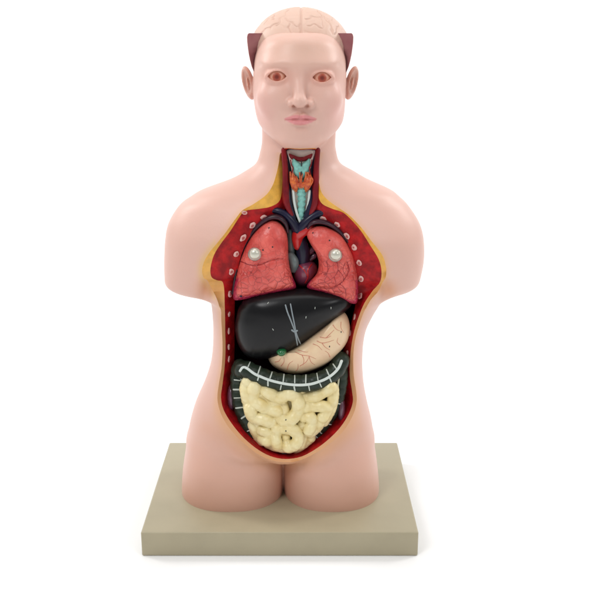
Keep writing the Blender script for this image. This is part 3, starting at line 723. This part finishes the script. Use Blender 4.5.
link('taenia_band',T([(339,372,.084),(338,384,.082),(335.5,397,.081),(330.5,411,.080),(322.5,424,.080),(313,434,.082),(304,440.5,.086)],.0016,.08,8),M['bowelband'],cd)
# small intestine: coiled cream tubes grown together
SI=[([(248,381.5),(245.5,388),(247.5,400)],6.2,.074),([(256,384.5),(253.5,390),(255,401),(265,407.5),(277,411)],6.6,.069),([(266,390),(272,394),(280,397),(288,393.5)],6.6,.068),
    ([(277,411),(282,419),(285,421)],6.4,.070),([(288,393.5),(295,396),(298.5,403),(297,412),(291,419.5),(285,421)],6.8,.066),([(283,401),(285,409),(286,416)],4.6,.072),
    ([(250,408),(253,416),(263,419),(272,422)],6.8,.069),([(305,397),(315,396),(323,392),(331,387)],6.4,.072),([(332,391),(332.5,400),(328,408)],5.6,.076),
    ([(306,407),(317,406),(327,408),(323,417)],6.2,.070),([(304,416),(310,417),(312,423),(309,430)],6.4,.069),([(322,416),(318.5,425),(311,432)],5.8,.075),
    ([(277,429),(275.5,437),(277,445)],6.2,.068),([(283,428),(292,429),(298,436),(296,444),(288,447)],6.4,.066),([(286,436),(287,443)],4.5,.070),
    ([(262,430),(268.5,433),(268,441),(262,439)],5.8,.071),([(268,444),(277,447.5),(290,449)],4.6,.073),([(247,399),(249,408)],5.5,.077),([(255,421),(262,428)],5,.079),
    ([(261,394),(270,400),(279,404)],4.4,.073),([(252,424),(256,434),(262,441)],5,.078),([(302,424),(303,435),(301,445)],5.2,.075),([(296,449),(304,444),(311,438)],4.8,.079),([(313,399),(312,404)],4.5,.078),([(334,388),(334,398),(331,410),(324,422)],5.0,.080),([(299,391),(306,388),(316,388)],5,.076)]
def w_px(r): return r/690.
SEG=[]
for pts,r,Y in SI:
    A=crom(pts,4); Wp=[P(a[0],a[1],Y+.0022*math.sin(i*.9+r*7)) for i,a in enumerate(A)]
    for i in range(len(Wp)-1): SEG.append((Wp[i],Wp[i+1],w_px(r)))
groups=[]; k=0
for pts,r,Y in SI:
    n_=(len(pts)-1)*4; groups.append(SEG[k:k+n_]); k+=n_
BASE=np.array([(243,378),(334,378),(334,405),(322,428),(305,441),(280,448),(262,440),(250,425)],float)
def si_f(x,y,z):
    f=None
    for g in groups:
        d=None
        for a,b,r in g:
            c=caps(x,y,z,a,b,r,r); d=c if d is None else np.minimum(d,c)
        f=d if f is None else np.minimum(f,d)
    f=smin(f,ell(x,y,z,P(289,408,.098),(.064,.0235,.044)),.0006)
    # fine lumpy wall
    return f-.00025*np.sin(x*420+3*np.sin(z*250))*np.sin(z*390)
lo=P(236,454,.11); hi=P(342,366,.11)
v2,q2=surf_net(si_f,np.arange(lo[0],hi[0],.0009),np.arange(.050,.128,.0009),np.arange(lo[2]-.004,hi[2]+.004,.0009),iters=3)
me=np_mesh(v2,q2); fix_normals(me); si=link('small_intestine',me,M['bowel']); bI=bvh_of(me)
for x,y in ((286,420),(286,431)):
    h=ray(bI,x,y)
    if h[0]: link('number_mark',ball(h[0],(.0011,.0006,.0013),2),M['dark'],si)
link('bladder',pillow([(266,447),(276,449.5),(285,450.5),(295,449.5),(305,446),(300,453),(285,457),(271,453.5)],.078,.14,(285,451.5),p=2.2,rings=14),M['purple'])
link('number_mark',ball(V(284,453.5,.0775),(.0040,.0008,.0010),2),M['greyblue'])
# iliac bulges of the pelvic bowl
for x,y,s in ((232.5,397,1),(340,408,-1)):
    link('pelvic_wall',ball(V(x-s*1.0,y,.096),(.0060,.014,.020),4),M['purple'])

# ---------------------------------------------------------------- skull shell and brain
def shell():
    rows=[]; zt=P(300,34,.11); N=56
    pys=[33.2,34.4,37,42,48,54,60,66,72,78]
    ho=[52.0,53.2,53.8,53.6,52.9,52.0,50.8,49.2,46.8,43]   # outer half width in px
    hi=[30,31,33,37,40.5,42.5,43.5,43,42,40]
    vs=[];fs=[]
    for r,(p_,a,b) in enumerate(zip(pys,ho,hi)):
        z=P(300,p_,.112)[2]
        ca_=P(300.2+a,p_,.112)[0]-P(300.2,p_,.112)[0]; cb=P(300.2+b,p_,.112)[0]-P(300.2,p_,.112)[0]; cx=P(300.2,p_,.112)[0]
        d=.0017
        vs.append((cx-ca_+d,.0995,z))
        for k in range(1,N):
            t=math.pi*k/N; vs.append((cx-ca_*math.cos(t), .110+.114*math.sin(t)**.9, z))
        vs.append((cx+ca_-d,.0995,z))
        for k in range(N+1):
            t=math.pi*(1-k/N); vs.append((cx-cb*math.cos(t)*1.0, .116+.092*math.sin(t)**.9, z))
    R=2*(N+1)
    for r in range(len(pys)-1):
        for k in range(R):
            a=r*R+k; b=r*R+(k+1)%R; fs.append((a,b,b+R,a+R))
    for k in range(N): 
        fs.append((k,k+1,R-2-k,R-1-k)); o=(len(pys)-1)*R; fs.append((o+k,o+k+1,o+R-2-k,o+R-1-k))
    me=fix_normals(mesh(vs,fs)); me.materials.append(M['skullskin']); me.materials.append(M['plum'])
    for p_ in me.polygons:
        vi=[i% R for i in p_.vertices]
        outer=all(i<=N for i in vi)
        p_.material_index=0 if outer else 1
    me.polygons.foreach_set('use_smooth',[True]*len(me.polygons)); me.set_sharp_from_angle(angle=math.radians(35))
    return me
M['skullskin']=mat('scalp_skin',tuple(SKIN*.97),.42,sss=.12,bump=.12,bscale=350)
me=shell()
o=bpy.data.objects.new('skull_shell',me); C.objects.link(o); o.parent=root; o.location=-Vector(root.location)
bc=P(300.3,50,.150); sx=P(350.3,50,.150)[0]-bc[0]; sz=P(300,6.8,.150)[2]-bc[2]; sy=.071
NU,NV=320,150
SUL=[[(301.8,5),(302,9),(301,18),(300.3,28),(299.8,34)],[(288,9),(284,15),(281,18),(277,26)],[(298,27),(293,23),(286,20)],[(306,18.5),(313,17.5),(320,18),(323,21),(322,28)],[(317,10),(320,14),(322,17)],
     [(308,26),(315,25),(321,27)],[(330,21),(330.8,27),(331.5,33)],[(338,25),(337,30),(334,34)],[(264,24),(270,18),(276,14)],[(270,30),(274,25),(280,18)],[(334,18),(330,21),(325,15)],[(261,32),(266,28),(270,30)],[(289,32),(286,27),(289,21)]]
vs=[];fs=[];cl=[]
seg_=[(np.array(L_[i],float),np.array(L_[i+1],float)) for L_ in SUL for i in range(len(L_)-1)]
th_=np.linspace(0.001,math.pi*.62,NV); ph=np.linspace(0,2*math.pi,NU,endpoint=False)
TH,PH=np.meshgrid(th_,ph,indexing='ij'); n3=np.stack([np.sin(TH)*np.cos(PH),np.sin(TH)*np.sin(PH),np.cos(TH)],-1).reshape(-1,3)
B=n3*np.array([sx,sy,sz])+bc
bx,by=unproj(B[:,0],B[:,1],B[:,2])
jit=np.array([(noise.noise(Vector(tuple(p_*7))),noise.noise(Vector(tuple(p_*7))+Vector((9,3,1)))) for p_ in n3]); bx=bx+jit[:,0]*3.2; by=by+jit[:,1]*3.2; dd=np.full(len(B),99.)
for a,b in seg_:
    e=b-a; h=np.clip(((bx-a[0])*e[0]+(by-a[1])*e[1])/(e@e),0,1); dd=np.minimum(dd,np.hypot(bx-a[0]-e[0]*h,by-a[1]-e[1]*h))
isf=np.clip((.150-B[:,1])/.02,0,1)
gen0=np.array([noise.noise(Vector(tuple(p_*3+np.array([5,2,7])))) for p_ in n3])
gr=np.exp(-(dd/.75)**2)*isf*(.45+.55*np.clip(.5+gen0*1.6,0,1))
gen=np.array([noise.noise(Vector(tuple(p_*4.2))+Vector((noise.noise(Vector(tuple(p_*3)))*1.2,0,0))) for p_ in n3])
gg=np.exp(-(gen/.055)**2)*(1-isf*.75)
mid=np.exp(-((B[:,0]-bc[0]-.001)/.0016)**2)
gr=np.maximum(np.maximum(gr,gg*.8),mid)
B=B-n3*(gr*.0014)[:,None]
idx=np.arange(NV*NU).reshape(NV,NU)
q3=np.stack([idx[:-1],np.roll(idx[:-1],-1,1),np.roll(idx[1:],-1,1),idx[1:]],-1).reshape(-1,4)
me=np_mesh(B,q3); fix_normals(me)
bcol=np.array([.70,.475,.375])*(1-gr[:,None]*.35)+np.array([.55,.30,.22])*gr[:,None]*.35
at=me.attributes.new('paint','FLOAT_COLOR','POINT'); at.data.foreach_set('color',np.concatenate([bcol,np.ones((len(B),1))],1).astype(np.float32).ravel())
link('brain',me,M['brain'])

# ---------------------------------------------------------------- base board
bm=bmesh.new(); bmesh.ops.create_cube(bm,size=1)
for v_ in bm.verts: v_.co=Vector((v_.co.x*.4,.15+v_.co.y*.3,-.0192+v_.co.z*.0384))
bmesh.ops.bevel(bm,geom=bm.edges[:],offset=.0022,segments=4,affect='EDGES',profile=.5)
me=bpy.data.meshes.new('bd'); bm.to_mesh(me); bm.free()
me.polygons.foreach_set('use_smooth',[True]*len(me.polygons)); me.set_sharp_from_angle(angle=math.radians(40))
bo=link('base_board',me,M['board'],smooth=False)

# ---------------------------------------------------------------- backdrop (paper sweep) and light
vs=[];fs=[]; prof=[(-3,-.0385)]+[(1.6,-.0385)]+[(1.6+1.2*math.sin(t),-.0385+1.2*(1-math.cos(t))) for t in np.linspace(.1,math.pi/2,14)]+[(2.8,4.0)]
for y_,z_ in prof: vs+=[(-9,y_,z_),(9,y_,z_)]
for i in range(len(prof)-1): fs.append((2*i,2*i+1,2*i+3,2*i+2))
me=mesh(vs,fs); ob=bpy.data.objects.new('backdrop',me); C.objects.link(ob); me.materials.append(M['backdrop']); me.polygons.foreach_set('use_smooth',[True]*len(me.polygons)); ob['kind']='structure'
W=bpy.data.worlds.new('World'); bpy.context.scene.world=W; W.use_nodes=True
W.node_tree.nodes['Background'].inputs[0].default_value=(1,1,1,1); W.node_tree.nodes['Background'].inputs[1].default_value=.27
def area(name,loc,aim,size,power,size_y=None):
    l=bpy.data.lights.new(name,'AREA'); l.energy=power; l.size=size; l.shape='RECTANGLE'; l.size_y=size_y or size
    o=bpy.data.objects.new(name,l); C.objects.link(o); o.location=loc; o.rotation_euler=(Vector(aim)-Vector(loc)).to_track_quat('-Z','Y').to_euler(); return o
area('softbox_key',(-1.0,-1.3,1.9),(0,.1,.4),.7,17)
area('softbox_fill',(1.2,-1.3,1.4),(0,.1,.4),.7,7)
area('softbox_side_a',(-1.5,.15,.9),(0,.15,.4),.9,3,1.4)
area('softbox_side_b',(1.5,.15,.9),(0,.15,.4),.9,3,1.4)
area('softbox_top',(0,.1,2.2),(0,.1,.2),1.6,16)
area('backdrop_light_a',(-2.4,1.2,2.2),(-.3,2.8,.6),1.2,50)
area('backdrop_light_b',(2.4,1.2,2.2),(.3,2.8,.6),1.2,50)
# ---------------------------------------------------------------- camera
cam=bpy.data.cameras.new('camera'); co_=bpy.data.objects.new('camera',cam); C.objects.link(co_)
cam.sensor_width=36; cam.lens=CF/600*36; cam.clip_end=100; cam.clip_start=.01
co_.location=(CX,-CD,CH); co_.rotation_euler=(math.pi/2-CP,0,0)
sc=bpy.context.scene; sc.camera=co_
sc.view_settings.view_transform='Standard'; sc.view_settings.look='None'; sc.view_settings.exposure=0; sc.view_settings.gamma=1
